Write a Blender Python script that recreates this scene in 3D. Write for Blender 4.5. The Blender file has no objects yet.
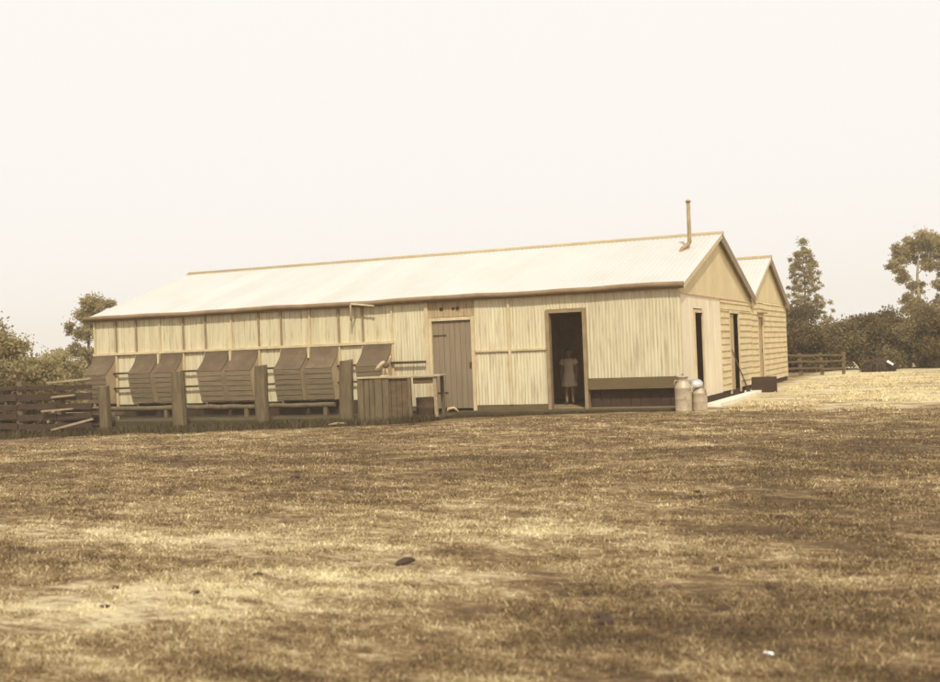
import bpy, bmesh, math, random
import numpy as np
from mathutils import Vector, Matrix, noise
S = bpy.context.scene
COL = S.collection
R = math.radians

# ------------------------------------------------------------------ camera
cam_d = bpy.data.cameras.new('camera')
cam_d.sensor_width = 36
cam_d.lens = 36 * 1116.7 / 940
cam_d.clip_start = .1
cam_d.clip_end = 3000
cam_d.dof.use_dof = True
cam_d.dof.focus_distance = 23
cam_d.dof.aperture_fstop = 2.2
cam = bpy.data.objects.new('camera', cam_d)
COL.objects.link(cam)
yaw, pit, rol = -.412, .0088, .0387
fw = Vector((math.sin(yaw) * math.cos(pit), math.cos(yaw) * math.cos(pit), math.sin(pit)))
rt = Vector((math.cos(yaw), -math.sin(yaw), 0))
up = rt.cross(fw)
r2 = rt * math.cos(rol) - up * math.sin(rol)
u2 = rt * math.sin(rol) + up * math.cos(rol)
m = Matrix((r2, u2, -fw)).transposed().to_4x4()
m.translation = (5.473, -23.86, 1.387)
cam.matrix_world = m
S.camera = cam

# ------------------------------------------------------------------ light
SUN = Vector((.30, -.60, .74)).normalized()
sun_d = bpy.data.lights.new('sun', 'SUN')
sun_d.energy = 3.4
sun_d.angle = R(1.2)
sun_d.color = (1, .965, .80)
sun = bpy.data.objects.new('sun', sun_d)
sun.rotation_euler = SUN.to_track_quat('Z', 'Y').to_euler()
sun.location = (0, -10, 30)
COL.objects.link(sun)

W = bpy.data.worlds.new('World')
S.world = W
W.use_nodes = True
wn, wl = W.node_tree.nodes, W.node_tree.links
bg = wn['Background']
sky = wn.new('ShaderNodeTexSky')
sky.sky_type = 'NISHITA'
sky.sun_disc = False
sky.sun_elevation = math.asin(SUN.z)
sky.sun_rotation = math.atan2(SUN.x, SUN.y)
bw = wn.new('ShaderNodeRGBToBW')
wl.new(sky.outputs[0], bw.inputs[0])
mul = wn.new('ShaderNodeMath'); mul.operation = 'MULTIPLY'; mul.inputs[1].default_value = .5
wl.new(bw.outputs[0], mul.inputs[0])
mn = wn.new('ShaderNodeMath'); mn.operation = 'MINIMUM'; mn.inputs[1].default_value = 1.0
wl.new(mul.outputs[0], mn.inputs[0])
tint = wn.new('ShaderNodeMix'); tint.data_type = 'RGBA'
tint.inputs[6].default_value = (9.75, 9.3, 8.75, 1)      # plain overexposed sky of a sepia print
tint.inputs[7].default_value = (10.0, 9.65, 9.2, 1)
wl.new(mn.outputs[0], tint.inputs[0])
wl.new(tint.outputs[2], bg.inputs[0])
bg.inputs[1].default_value = .1

S.view_settings.view_transform = 'Standard'
S.view_settings.look = 'None'
S.view_settings.exposure = 0
S.view_settings.gamma = 1
S.view_settings.use_curve_mapping = False

random.seed(4)
rng = np.random.default_rng(7)

# ------------------------------------------------------------------ materials
def material(name, col, col2=None, scale=3.0, stretch=(1, 1, 1), rough=.85, bump=0.0, bscale=40.0,
             sheet=0.0, vary=0.0, stain=None, stain_scale=1.2, stain_lo=.55, stain_hi=.75, metal=0.0, lo=.35, hi=.65):
    """two tone noise-mottled surface, optional stains with a shape of their own"""
    mt = bpy.data.materials.new(name)
    mt.use_nodes = True
    n, l = mt.node_tree.nodes, mt.node_tree.links
    b = n['Principled BSDF']
    b.inputs['Roughness'].default_value = rough
    b.inputs['Metallic'].default_value = metal
    b.inputs['Specular IOR Level'].default_value = .25
    tc = n.new('ShaderNodeTexCoord')
    mp = n.new('ShaderNodeMapping')
    mp.inputs['Scale'].default_value = stretch
    l.new(tc.outputs['Object'], mp.inputs[0])
    def noise_ramp(sc, a, c, detail=6):
        t = n.new('ShaderNodeTexNoise'); t.inputs['Scale'].default_value = sc
        t.inputs['Detail'].default_value = detail; t.inputs['Roughness'].default_value = .62
        l.new(mp.outputs[0], t.inputs['Vector'])
        rp = n.new('ShaderNodeMapRange'); rp.inputs[1].default_value = a; rp.inputs[2].default_value = c
        l.new(t.outputs[0], rp.inputs[0])
        return rp.outputs[0]
    def mix(f, a, c):
        x = n.new('ShaderNodeMix'); x.data_type = 'RGBA'
        l.new(f, x.inputs[0])
        for s, v in ((x.inputs[6], a), (x.inputs[7], c)):
            if isinstance(v, tuple): s.default_value = (*v, 1)
            else: l.new(v, s)
        return x.outputs[2]
    out = mix(noise_ramp(scale, lo, hi), col, col2 or tuple(c * .75 for c in col))
    if stain:
        out = mix(noise_ramp(stain_scale, stain_lo, stain_hi, 8), out, stain)
    def tone(src, amt):
        mr = n.new('ShaderNodeMapRange'); mr.inputs[3].default_value = 1 - amt; mr.inputs[4].default_value = 1 + amt
        l.new(src, mr.inputs[0]); vm = n.new('ShaderNodeVectorMath'); vm.operation = 'SCALE'
        l.new(out, vm.inputs[0]); l.new(mr.outputs[0], vm.inputs['Scale']); return vm.outputs[0]
    if sheet:
        sx = n.new('ShaderNodeSeparateXYZ'); l.new(tc.outputs['Object'], sx.inputs[0])
        dv = n.new('ShaderNodeMath'); dv.operation = 'MULTIPLY'; dv.inputs[1].default_value = 1 / sheet; l.new(sx.outputs[0], dv.inputs[0])
        fl_ = n.new('ShaderNodeMath'); fl_.operation = 'FLOOR'; l.new(dv.outputs[0], fl_.inputs[0])
        w_ = n.new('ShaderNodeTexWhiteNoise'); w_.noise_dimensions = '1D'; l.new(fl_.outputs[0], w_.inputs['W'])
        out = tone(w_.outputs['Value'], .035 if 'roof' in name else .075)
    if vary:
        oi = n.new('ShaderNodeObjectInfo'); out = tone(oi.outputs['Random'], vary)
    l.new(out, b.inputs['Base Color'])
    if bump:
        t = n.new('ShaderNodeTexNoise'); t.inputs['Scale'].default_value = bscale; t.inputs['Detail'].default_value = 5
        l.new(mp.outputs[0], t.inputs['Vector'])
        bp = n.new('ShaderNodeBump'); bp.inputs['Strength'].default_value = bump; bp.inputs['Distance'].default_value = .02
        l.new(t.outputs[0], bp.inputs['Height']); l.new(bp.outputs[0], b.inputs['Normal'])
    return mt

M = {}
M['iron'] = material('painted_iron', sheet=.684, col=(.70, .62, .425), col2=(.61, .52, .34), scale=2.2, stretch=(4, 1, .3), rough=.7, stain=(.36, .265, .165),
                     stain_scale=4.2, stain_lo=.50, stain_hi=.74)
M['iron_dark'] = material('weathered_iron', (.46, .35, .20), (.36, .26, .15), 3, (3, 1, .3), .8, stain=(.12, .07, .04), stain_scale=6)  # darker, browner sheet with rust stains
M['board_wall'] = material('painted_boards', (.67, .59, .395), (.58, .49, .315), 2.0, (4, 1, .3), .8, sheet=.17, bump=.15,
                           stain=(.30, .21, .12), stain_scale=4.6, stain_lo=.52, stain_hi=.76)
M['white_wall'] = material('whitewash', (.78, .68, .52), (.70, .60, .44), 1.3, (1, 1, .7), .9, bump=.1, stain=(.46, .36, .24), stain_scale=2.6, stain_lo=.62, stain_hi=.85)
M['cream_wall'] = material('cream_sheeting', (.66, .54, .33), (.58, .46, .27), 1.2, (1, 1, 1), .85, bump=.08, stain=(.40, .29, .16), stain_scale=3, stain_lo=.64, stain_hi=.85)
M['weatherboard'] = material('cream_weatherboard', (.66, .54, .32), (.54, .42, .24), 1.6, (1, 1, 3), .85, bump=.2, stain=(.30, .20, .11), stain_scale=3.2, stain_lo=.62, stain_hi=.85)
M['roof'] = material('galvanised_roof', sheet=.762, col=(.57, .55, .515), col2=(.53, .505, .46), scale=.8, stretch=(1, .4, 1), rough=.5, stain=(.52, .45, .36), stain_scale=1.4, stain_lo=.6, stain_hi=.85)
M['ridge'] = material('ridge_capping', (.44, .34, .21), (.52, .42, .28), 3, rough=.6)
M['cream_trim'] = material('cream_trim', (.64, .52, .32), (.52, .40, .23), 5, (1, 1, .6), .8, bump=.15)
M['dull_trim'] = material('dull_trim', (.34, .245, .14), (.26, .18, .10), 5, rough=.85, bump=.2)
M['gutter'] = material('gutter_paint', (.30, .205, .12), (.22, .145, .08), 4, rough=.75)
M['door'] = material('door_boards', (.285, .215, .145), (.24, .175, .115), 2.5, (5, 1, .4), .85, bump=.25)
M['tan_door'] = material('tan_door', (.46, .34, .19), (.38, .27, .15), 3, (4, 4, .4), .85, bump=.2)
M['timber'] = material('weathered_timber', (.17, .115, .065), (.11, .072, .042), 4, (1, 1, 3), .95, bump=.4)
M['bin'] = material('feed_box_timber', (.25, .185, .115), (.19, .138, .084), 3, (.5, 1, 5), .95, bump=.4, vary=.13, stain=(.11, .075, .045), stain_scale=5)
M['post'] = material('split_post', (.19, .14, .08), (.12, .083, .048), 5, (2.5, 2.5, .4), .95, bump=.6, bscale=18)
M['pale_wood'] = material('bleached_timber', (.60, .49, .32), (.48, .37, .23), 5, (1, 3, 3), .85, bump=.3)
M['bench_top'] = material('worn_bench_top', (.50, .40, .26), (.34, .25, .15), 5, (1, 3, 3), .85, bump=.4, stain=(.2, .14, .085), stain_scale=3)
M['dull_plank'] = material('dull_plank', (.42, .32, .2), (.28, .2, .12), 5, (1, 3, 3), .85, bump=.4)
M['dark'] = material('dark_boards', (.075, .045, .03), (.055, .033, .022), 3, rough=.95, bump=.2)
M['hood'] = material('hood_iron', (.15, .105, .064), (.11, .077, .047), 4, rough=.9, bump=.3, vary=.15, stain=(.20, .14, .09), stain_scale=3)
M['cheek'] = material('painted_cheek', (.50, .38, .24), (.40, .29, .18), 4, rough=.9, bump=.2)
M['inner'] = material('interior_lining', (.50, .34, .24), (.42, .28, .19), 3, rough=.95)
M['skirt'] = material('skirting_boards', (.16, .115, .055), (.13, .09, .045), 3, (.6, 1, 3), .9, bump=.2)
M['concrete'] = material('concrete', (.46, .38, .26), (.36, .28, .18), 3, rough=.95, bump=.3)
M['old_concrete'] = material('dark_concrete', (.10, .075, .038), (.07, .05, .028), 2.4, rough=.95, bump=.5, bscale=14)  # dark greenish-brown concrete of plinth and apron
M['bright_concrete'] = material('bright_concrete', (.80, .74, .62), (.72, .65, .52), 4, rough=.9, bump=.15)
M['can'] = material('tinned_steel', (.52, .42, .30), (.42, .33, .23), 5, rough=.5, metal=.15, stain=(.2, .13, .08), stain_scale=7)
M['lid'] = material('bright_tin', (.95, .92, .88), (.92, .88, .83), 4, rough=.6)
M['rust'] = material('rusty_iron', (.11, .065, .04), (.07, .042, .028), 6, rough=.8, bump=.3)
M['pipe'] = material('flue_pipe', (.42, .29, .14), (.27, .18, .09), 6, rough=.6)
M['skin'] = material('skin', (.36, .225, .15), (.33, .20, .13), 8, rough=.6)
M['hair'] = material('hair', (.07, .04, .025), (.05, .03, .02), 20, rough=.8)
M['dress'] = material('pale_cotton', (.84, .68, .50), (.76, .6, .44), 6, rough=.95, bump=.2)
M['bark'] = material('bark', (.20, .14, .085), (.12, .08, .048), 4, (3, 3, .5), .95, bump=.6, bscale=12)
M['pale_bark'] = material('pale_bark', (.42, .33, .22), (.28, .2, .12), 3, (3, 3, .5), .9, bump=.4)
M['weed'] = material('weeds', (.13, .095, .042), (.09, .062, .028), 6, rough=.95)

def leaf_material(name, a, b, trans=.25):
    mt = bpy.data.materials.new(name); mt.use_nodes = True
    n, l = mt.node_tree.nodes, mt.node_tree.links
    bs = n['Principled BSDF']; bs.inputs['Roughness'].default_value = .7
    bs.inputs['Specular IOR Level'].default_value = .2
    at = n.new('ShaderNodeAttribute'); at.attribute_name = 'leaf'
    x = n.new('ShaderNodeMix'); x.data_type = 'RGBA'
    x.inputs[6].default_value = (*a, 1); x.inputs[7].default_value = (*b, 1)
    l.new(at.outputs['Fac'], x.inputs[0]); l.new(x.outputs[2], bs.inputs['Base Color'])
    tr = n.new('ShaderNodeBsdfTranslucent'); l.new(x.outputs[2], tr.inputs[0])
    ms = n.new('ShaderNodeMixShader'); ms.inputs[0].default_value = trans
    l.new(bs.outputs[0], ms.inputs[1]); l.new(tr.outputs[0], ms.inputs[2])
    l.new(ms.outputs[0], n['Material Output'].inputs[0])
    return mt
M['leaf_dark'] = leaf_material('dark_foliage', (.09, .057, .026), (.18, .125, .056))
M['weed_leaf'] = leaf_material('weed_leaf', (.06, .042, .02), (.13, .095, .045), .1)
M['leaf_mid'] = leaf_material('mid_foliage', (.14, .10, .045), (.27, .205, .10))
M['leaf_pale'] = leaf_material('pale_foliage', (.27, .21, .10), (.50, .41, .21), .45)

# ------------------------------------------------------------------ helpers
def tag(o, label=None, cat=None, group=None, kind=None):
    for k, v in (('label', label), ('category', cat), ('group', group), ('kind', kind)):
        if v: o[k] = v
    return o

def thing(name, loc, label, cat, group=None, rz=0):
    o = bpy.data.objects.new(name, None)
    o.empty_display_size = .2
    o.location = loc; o.rotation_euler.z = rz
    COL.objects.link(o)
    return tag(o, label, cat, group)

class MB:
    def __init__(s): s.v = []; s.f = []; s.sm = []
    def add(s, vs, fs, smooth=False):
        k = len(s.v); s.v += [tuple(v) for v in vs]
        s.f += [tuple(i + k for i in f) for f in fs]; s.sm += [smooth] * len(fs)
        return s
    def box(s, x0, x1, y0, y1, z0, z1, bev=0.0):
        b = bmesh.new(); bmesh.ops.create_cube(b, size=1)
        for v in b.verts:
            v.co = Vector(((x0 + x1) / 2 + v.co.x * (x1 - x0), (y0 + y1) / 2 + v.co.y * (y1 - y0), (z0 + z1) / 2 + v.co.z * (z1 - z0)))
        if bev: bmesh.ops.bevel(b, geom=b.edges[:], offset=bev, segments=1, affect='EDGES', profile=.5)
        return s.bm(b)
    def bm(s, b, mat=None):
        b.verts.index_update()
        if mat is not None:
            for v in b.verts: v.co = mat @ v.co
        s.add([v.co for v in b.verts], [[v.index for v in f.verts] for f in b.faces]); b.free(); return s
    def beam(s, a, c, w, h, jit=0, upv=(0, 0, 1)):
        """rectangular timber from a to c"""
        a, c = Vector(a), Vector(c); d = (c - a).normalized(); U = Vector(upv)
        if abs(d.dot(U)) > .95: U = Vector((0, 1, 0))
        sd = d.cross(U).normalized(); U = sd.cross(d)
        vs = []
        for p in (a, c):
            for i, j in ((-1, -1), (1, -1), (1, 1), (-1, 1)):
                vs.append(p + sd * (i * w / 2 + random.uniform(-jit, jit)) + U * (j * h / 2 + random.uniform(-jit, jit)))
        return s.add(vs, [(0, 1, 2, 3), (7, 6, 5, 4), (0, 4, 5, 1), (1, 5, 6, 2), (2, 6, 7, 3), (3, 7, 4, 0)])
    def tube(s, pts, rad, n=10, cap=True, wob=0):
        pts = [Vector(p) for p in pts]
        if not hasattr(rad, '__len__'): rad = [rad] * len(pts)
        vs = []; fs = []
        U = None
        for i, p in enumerate(pts):
            d = (pts[min(i + 1, len(pts) - 1)] - pts[max(i - 1, 0)]).normalized()
            if U is None: U = d.orthogonal().normalized()
            U = (U - d * U.dot(d)).normalized(); V = d.cross(U)
            for k in range(n):
                a = 2 * math.pi * k / n; r = rad[i] * (1 + random.uniform(-wob, wob))
                vs.append(p + (U * math.cos(a) + V * math.sin(a)) * r)
        for i in range(len(pts) - 1):
            for k in range(n):
                fs.append((i * n + k, i * n + (k + 1) % n, (i + 1) * n + (k + 1) % n, (i + 1) * n + k))
        s.add(vs, fs, True)
        if cap:
            k = len(s.v) - len(vs)
            s.f += [tuple(k + j for j in reversed(range(n))), tuple(k + (len(pts) - 1) * n + j for j in range(n))]; s.sm += [False, False]
        return s
    def lathe(s, prof, c=(0, 0, 0), n=28):
        return s.tube([(c[0], c[1], c[2] + z) for r, z in prof], [max(r, .0005) for r, z in prof], n)
    def build(s, name, mat, parent=None):
        me = bpy.data.meshes.new(name)
        me.from_pydata(s.v, [], s.f); me.polygons.foreach_set('use_smooth', s.sm)
        me.materials.append(M[mat] if isinstance(mat, str) else mat)
        me.update()
        o = bpy.data.objects.new(name, me); COL.objects.link(o)
        if parent: o.parent = parent
        return o

def copy_tree(o, parent=None):
    c = o.copy(); COL.objects.link(c)
    if parent: c.parent = parent
    for ch in [q for q in bpy.data.objects if q.parent == o]: copy_tree(ch, c)
    return c

def gh(x, y):
    """height of the paddock: falls a little towards the left end of the shed"""
    x = np.asarray(x, float); y = np.asarray(y, float)
    b = -.055 - .022 * np.clip(-x - 1.5, 0, 22)
    f = np.clip((y + 14) / 10, 0, 1); b2 = -.055
    g = b2 + (b - b2) * f * f * (3 - 2 * f)
    far = np.clip((y - 24) / 60, 0, 1)
    return g - 1.2 * far * far

# ------------------------------------------------------------------ ground
def axis(lo, hi, c0, c1, fine, grow):
    a = list(np.arange(c0, c1, fine)); st = fine; x = c1
    while x < hi: a.append(x); st *= grow; x += st
    a.append(hi); st = fine; x = c0 - fine; L = []
    while x > lo: L.append(x); st *= grow; x -= st
    L.append(lo)
    return np.array(L[::-1] + a)
gx = axis(-200, 140, -17, 7, .11, 1.12); gy = axis(-60, 175, -21, 0, .11, 1.12)
GX, GY = np.meshgrid(gx, gy)
def vnoise(x, y, seed=0):
    xi = np.floor(x).astype(int); yi = np.floor(y).astype(int); fx = x - xi; fy = y - yi
    def h(a, b):
        t = np.sin((a * 127.1 + b * 311.7 + seed * 74.7)) * 43758.5453
        return t - np.floor(t)
    u = fx * fx * (3 - 2 * fx); v = fy * fy * (3 - 2 * fy)
    return (h(xi, yi) * (1 - u) + h(xi + 1, yi) * u) * (1 - v) + (h(xi, yi + 1) * (1 - u) + h(xi + 1, yi + 1) * u) * v
def lump(x, y):
    return (vnoise(x * 1.1, y * 1.1) - .5) * .06 + (vnoise(x * 3.1, y * 3.1, 3) - .5) * .03 + (vnoise(x * 8, y * 8, 5) - .5) * .018
def zg(x, y):
    x = np.asarray(x, float); y = np.asarray(y, float)
    near = np.clip((-y - .8) / 2, .12, 1) * (np.abs(y) < 60)
    return gh(x, y) + lump(x, y) * near
def ground_z(x, y): return float(zg(np.array(x), np.array(y)))
GZ = zg(GX, GY)
ny_, nx_ = GX.shape
idx = np.arange(nx_ * ny_).reshape(ny_, nx_)
q = np.stack([idx[:-1, :-1], idx[:-1, 1:], idx[1:, 1:], idx[1:, :-1]], -1).reshape(-1, 4)
def np_mesh(name, co, faces, mat, smooth=True, attr=None):
    me = bpy.data.meshes.new(name)
    nf, k = faces.shape
    me.vertices.add(len(co)); me.vertices.foreach_set('co', np.ascontiguousarray(co, dtype=np.float32).ravel())
    me.loops.add(nf * k); me.loops.foreach_set('vertex_index', faces.astype(np.int32).ravel())
    me.polygons.add(nf); me.polygons.foreach_set('loop_start', np.arange(nf, dtype=np.int32) * k)
    me.polygons.foreach_set('use_smooth', np.full(nf, smooth))
    if attr is not None:
        a = me.attributes.new('leaf', 'FLOAT', 'FACE'); a.data.foreach_set('value', attr.astype(np.float32))
    me.materials.append(M[mat] if isinstance(mat, str) else mat)
    me.update(calc_edges=True)
    return me

def patch_nodes(n, l):
    """bleached patches of the paddock (world position), 0 green-brown .. 1 straw"""
    geo = n.new('ShaderNodeNewGeometry')
    pos = geo.outputs['Position']
    def val(v): return v
    def math_(op, a, b=None, c=None, clamp=False):
        x = n.new('ShaderNodeMath'); x.operation = op; x.use_clamp = clamp
        for i, v in enumerate((a, b, c)):
            if v is None: continue
            if isinstance(v, (int, float)): x.inputs[i].default_value = v
            else: l.new(v, x.inputs[i])
        return x.outputs[0]
    def tex(sc, detail, rough=.6, stretch=(1, 1, 1), off=(0, 0, 0)):
        mp = n.new('ShaderNodeMapping'); mp.inputs['Scale'].default_value = stretch; mp.inputs['Location'].default_value = off
        l.new(pos, mp.inputs[0])
        t = n.new('ShaderNodeTexNoise'); t.inputs['Scale'].default_value = sc; t.inputs['Detail'].default_value = detail
        t.inputs['Roughness'].default_value = rough; l.new(mp.outputs[0], t.inputs['Vector']); return t.outputs[0]
    sp = n.new('ShaderNodeSeparateXYZ'); l.new(pos, sp.inputs[0]); X, Y = sp.outputs[0], sp.outputs[1]
    def blob(cx, cy, rx, ry, amp):
        a = math_('DIVIDE', math_('SUBTRACT', X, cx), rx); b = math_('DIVIDE', math_('SUBTRACT', Y, cy), ry)
        d = math_('ADD', math_('MULTIPLY', a, a), math_('MULTIPLY', b, b))
        return math_('MULTIPLY', math_('EXPONENT', math_('MULTIPLY', d, -1)), amp)
    base = math_('ADD', math_('MULTIPLY', tex(.6, 8, .72, stretch=(.55, 1.2, 1)), .9), math_('ADD', math_('MULTIPLY', math_('SUBTRACT', tex(9, 5, .75, stretch=(.6, 1.3, 1)), .5), .7), math_('MULTIPLY', tex(2.6, 6, .7, off=(3, 7, 0), stretch=(.6, 1.2, 1)), .75)))
    acc = math_('MULTIPLY', math_('SUBTRACT', base, .635), 1.6)
    for bl in ((1.4, -17.5, 1.3, 1.2, .30), (1.9, -15.4, 1.7, .8, .25), (-.6, -16.4, 1.8, .5, .3), (.5, -18.8, .8, .9, .16), (2.3, -13.4, .9, 1.2, .16),
               (4.3, -16.0, 1.0, 4.0, -.14), (4.6, -8.5, 2.6, 4.0, -.14), (-2.5, -10, 4.0, 3, -.1), (1.6, -8.0, .7, 2.5, .10)):
        acc = math_('ADD', acc, blob(*bl))
    # bleached yard beside the gable end
    yx = math_('MULTIPLY', math_('SUBTRACT', X, -.2), 1.2, clamp=True)
    yy = math_('MULTIPLY', math_('ADD', math_('ADD', Y, 1.1), math_('MULTIPLY', math_('SUBTRACT', tex(.9, 6, .7, stretch=(.5, 1, 1)), .5), 12)), .4, clamp=True)
    acc = math_('ADD', acc, math_('MULTIPLY', math_('MULTIPLY', yx, yy), .44))
    return math_, tex, acc

def ground_material():
    mt = bpy.data.materials.new('dry_paddock'); mt.use_nodes = True
    n, l = mt.node_tree.nodes, mt.node_tree.links
    b = n['Principled BSDF']; b.inputs['Roughness'].default_value = 1; b.inputs['Specular IOR Level'].default_value = .1
    math_, tex, acc = patch_nodes(n, l)
    fine = math_('MULTIPLY', math_('SUBTRACT', tex(22, 4, .8), .5), .9)
    acc = math_('ADD', acc, fine)
    cr = n.new('ShaderNodeValToRGB')
    e = cr.color_ramp.elements
    e[0].position = -.0; e[0].color = (.10, .065, .037, 1)
    e[1].position = 1; e[1].color = (.74, .61, .36, 1)
    for p, c in ((.22, (.165, .105, .054)), (.45, (.33, .228, .118)), (.7, (.60, .49, .31))):
        x = e.new(p); x.color = (*c, 1)
    l.new(acc, cr.inputs[0]); l.new(cr.outputs[0], b.inputs['Base Color'])
    bp = n.new('ShaderNodeBump'); bp.inputs['Strength'].default_value = .8; bp.inputs['Distance'].default_value = .05
    l.new(tex(30, 4, .7), bp.inputs['Height']); l.new(bp.outputs[0], b.inputs['Normal'])
    return mt
M['ground'] = ground_material()
g = bpy.data.objects.new('ground', np_mesh('ground', np.stack([GX, GY, GZ], -1).reshape(-1, 3), q, 'ground'))
COL.objects.link(g); tag(g, kind='structure')

def grass_material(name, ramp):
    mt = bpy.data.materials.new(name); mt.use_nodes = True
    n, l = mt.node_tree.nodes, mt.node_tree.links
    b = n['Principled BSDF']; b.inputs['Roughness'].default_value = .9; b.inputs['Specular IOR Level'].default_value = .15
    math_, tex, acc = patch_nodes(n, l)
    at = n.new('ShaderNodeAttribute'); at.attribute_name = 'leaf'
    acc = math_('ADD', acc, math_('MULTIPLY', math_('SUBTRACT', at.outputs['Fac'], .48), .65))
    cr = n.new('ShaderNodeValToRGB'); e = cr.color_ramp.elements
    e[0].position = 0; e[0].color = (*ramp[0], 1); e[1].position = 1; e[1].color = (*ramp[2], 1)
    x = e.new(.45); x.color = (*ramp[1], 1)
    l.new(acc, cr.inputs[0]); l.new(cr.outputs[0], b.inputs['Base Color'])
    return mt
M['grass'] = grass_material('dry_grass', ((.125, .078, .036), (.37, .262, .135), (.87, .76, .47)))

def blades(n, xs, ys, hmin, hmax, w, lean=.6):
    """n bent blades as two-segment strips; returns coords, quads, per-face value"""
    a = rng.uniform(0, 2 * np.pi, n); h = rng.uniform(hmin, hmax, n); ln = h * rng.uniform(.1, lean * 1.6, n)
    la = rng.uniform(0, 2 * np.pi, n)
    z = zg(xs, ys) - .004
    wx, wy = np.cos(a) * w / 2, np.sin(a) * w / 2
    co = np.zeros((n, 6, 3))
    for k, (t, ws) in enumerate(((0, 1), (.55, .8), (1, .12))):
        cx = xs + np.cos(la) * ln * t ** 1.8; cy = ys + np.sin(la) * ln * t ** 1.8; cz = z + h * t
        co[:, 2 * k] = np.stack([cx - wx * ws, cy - wy * ws, cz], -1); co[:, 2 * k + 1] = np.stack([cx + wx * ws, cy + wy * ws, cz], -1)
    base = np.arange(n)[:, None] * 6
    f = np.concatenate([base + np.array([0, 1, 3, 2]), base + np.array([2, 3, 5, 4])], 0)
    v = rng.random(n); return co.reshape(-1, 3), f, np.concatenate([v, v])
# dry paddock grass: clumped, density falling with distance from where one stands
N = 520000
d = 3.6 + 24 * rng.random(N) ** 1.55
ang = yaw + rng.uniform(-.50, .50, N)
xs = 5.47 + np.sin(ang) * d; ys = -23.86 + np.cos(ang) * d
cl = vnoise(xs * 5, ys * 5, 11) * .6 + vnoise(xs * 1.7, ys * 1.7, 12) * .5
keep = (cl > .25 + rng.random(N) * .45) & (ys < -1.0 - .5 * (xs < 0) - 1.4 * (xs < -4.5))
xs, ys, d = xs[keep], ys[keep], d[keep]
co, f, v = blades(len(xs), xs, ys, .008, .032, .002 + .0007 * d, 1.0)
NY = 60000   # thinner cover on the worn yard
yx_ = rng.uniform(.9, 7.5, NY); yy_ = -1.2 + 23 * rng.random(NY) ** 1.3; kk = vnoise(yx_ * 1.3, yy_ * .8, 15) * .6 + vnoise(yx_ * 4, yy_ * 3, 16) * .5 > .52
yx_, yy_ = yx_[kk], yy_[kk]; cy_, fy_, vy_ = blades(len(yx_), yx_, yy_, .01, .05, .02, .8)
f = np.concatenate([f, fy_ + len(co)]); co = np.concatenate([co, cy_]); v = np.concatenate([v, vy_])
o = bpy.data.objects.new('dry_grass', np_mesh('dry_grass', co, f, 'grass', False, v)); COL.objects.link(o)
tag(o, 'short dry grass patchily covering the paddock in front of the shed', 'grass', kind='stuff')

# ------------------------------------------------------------------ milking shed
EZ, RZ, RY, BY = 2.64, 4.06, 4.5, 9.0          # eave, ridge height; ridge and back wall depth
XL = -16.14
shed = thing('milking_shed', (0, 0, 0), 'long pale corrugated iron milking shed with low gable roof and feed boxes along its front', 'shed')

def sheet(mb, x0, x1, z0, z1, y=0.0, pitch=.076, amp=.009, back=.03):
    """vertical corrugated sheet in the plane y, with thickness"""
    n = max(2, int((x1 - x0) / pitch * 6)); vs = []; fs = []
    for i in range(n + 1):
        x = x0 + (x1 - x0) * i / n; yy = y + amp * math.cos(2 * math.pi * x / pitch)
        vs += [(x, yy - amp, z0), (x, yy - amp, z1), (x, y + back, z0), (x, y + back, z1)]
    for i in range(n):
        a = 4 * i; b = a + 4
        fs += [(a, b, b + 1, a + 1), (a + 2, a + 3, b + 3, b + 2)]
    mb.add(vs, fs, True)
    k = 4 * n; cf = [(0, 1, 3, 2), (k, k + 2, k + 3, k + 1)]
    for i in range(n):
        a = 4 * i; b = a + 4; cf += [(a + 1, b + 1, b + 3, a + 3), (a, a + 2, b + 2, b)]
    mb.add(vs, cf, False)
def vboards(mb, x0, x1, z0, z1, y=0.0, w=.17, back=.03):
    n = round((x1 - x0) / w); w = (x1 - x0) / n
    for i in range(n):
        a = x0 + i * w; j = random.uniform(-.003, .003)
        mb.add([(a, y + .012, z0), (a + .012, y - .006 + j, z0), (a + w - .012, y - .006 + j, z0), (a + w, y + .012, z0), (a, y + back, z0), (a + w, y + back, z0),
                (a, y + .012, z1), (a + .012, y - .006 + j, z1), (a + w - .012, y - .006 + j, z1), (a + w, y + .012, z1), (a, y + back, z1), (a + w, y + back, z1)],
               [(0, 1, 7, 6), (1, 2, 8, 7), (2, 3, 9, 8), (4, 0, 6, 10), (3, 5, 11, 9), (5, 4, 10, 11), (0, 4, 5, 3, 2, 1), (6, 7, 8, 9, 11, 10)])

mb = MB(); vboards(mb, XL, -6.97, 1.62, EZ - .02); mb.build('upper_wall', 'board_wall', shed)
mb = MB(); vboards(mb, XL, -6.97, .30, 1.615, w=.2); mb.build('lower_wall', 'board_wall', shed)
mb = MB(); sheet(mb, -6.965, -5.99, .12, EZ - .02); mb.build('wall_sheet', 'iron', shed)
mb = MB(); sheet(mb, -5.985, -4.82, 2.205, EZ - .02); mb.build('wall_sheet', 'iron_dark', shed)
mb = MB(); sheet(mb, -4.815, -3.055, .12, EZ - .02); mb.build('wall_sheet', 'iron', shed)
mb = MB(); sheet(mb, -3.05, -2.11, 2.25, EZ - .02); mb.build('wall_sheet', 'iron', shed)
mb = MB(); sheet(mb, -2.105, -.0, .67, EZ - .02); mb.build('wall_sheet', 'iron', shed)
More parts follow.
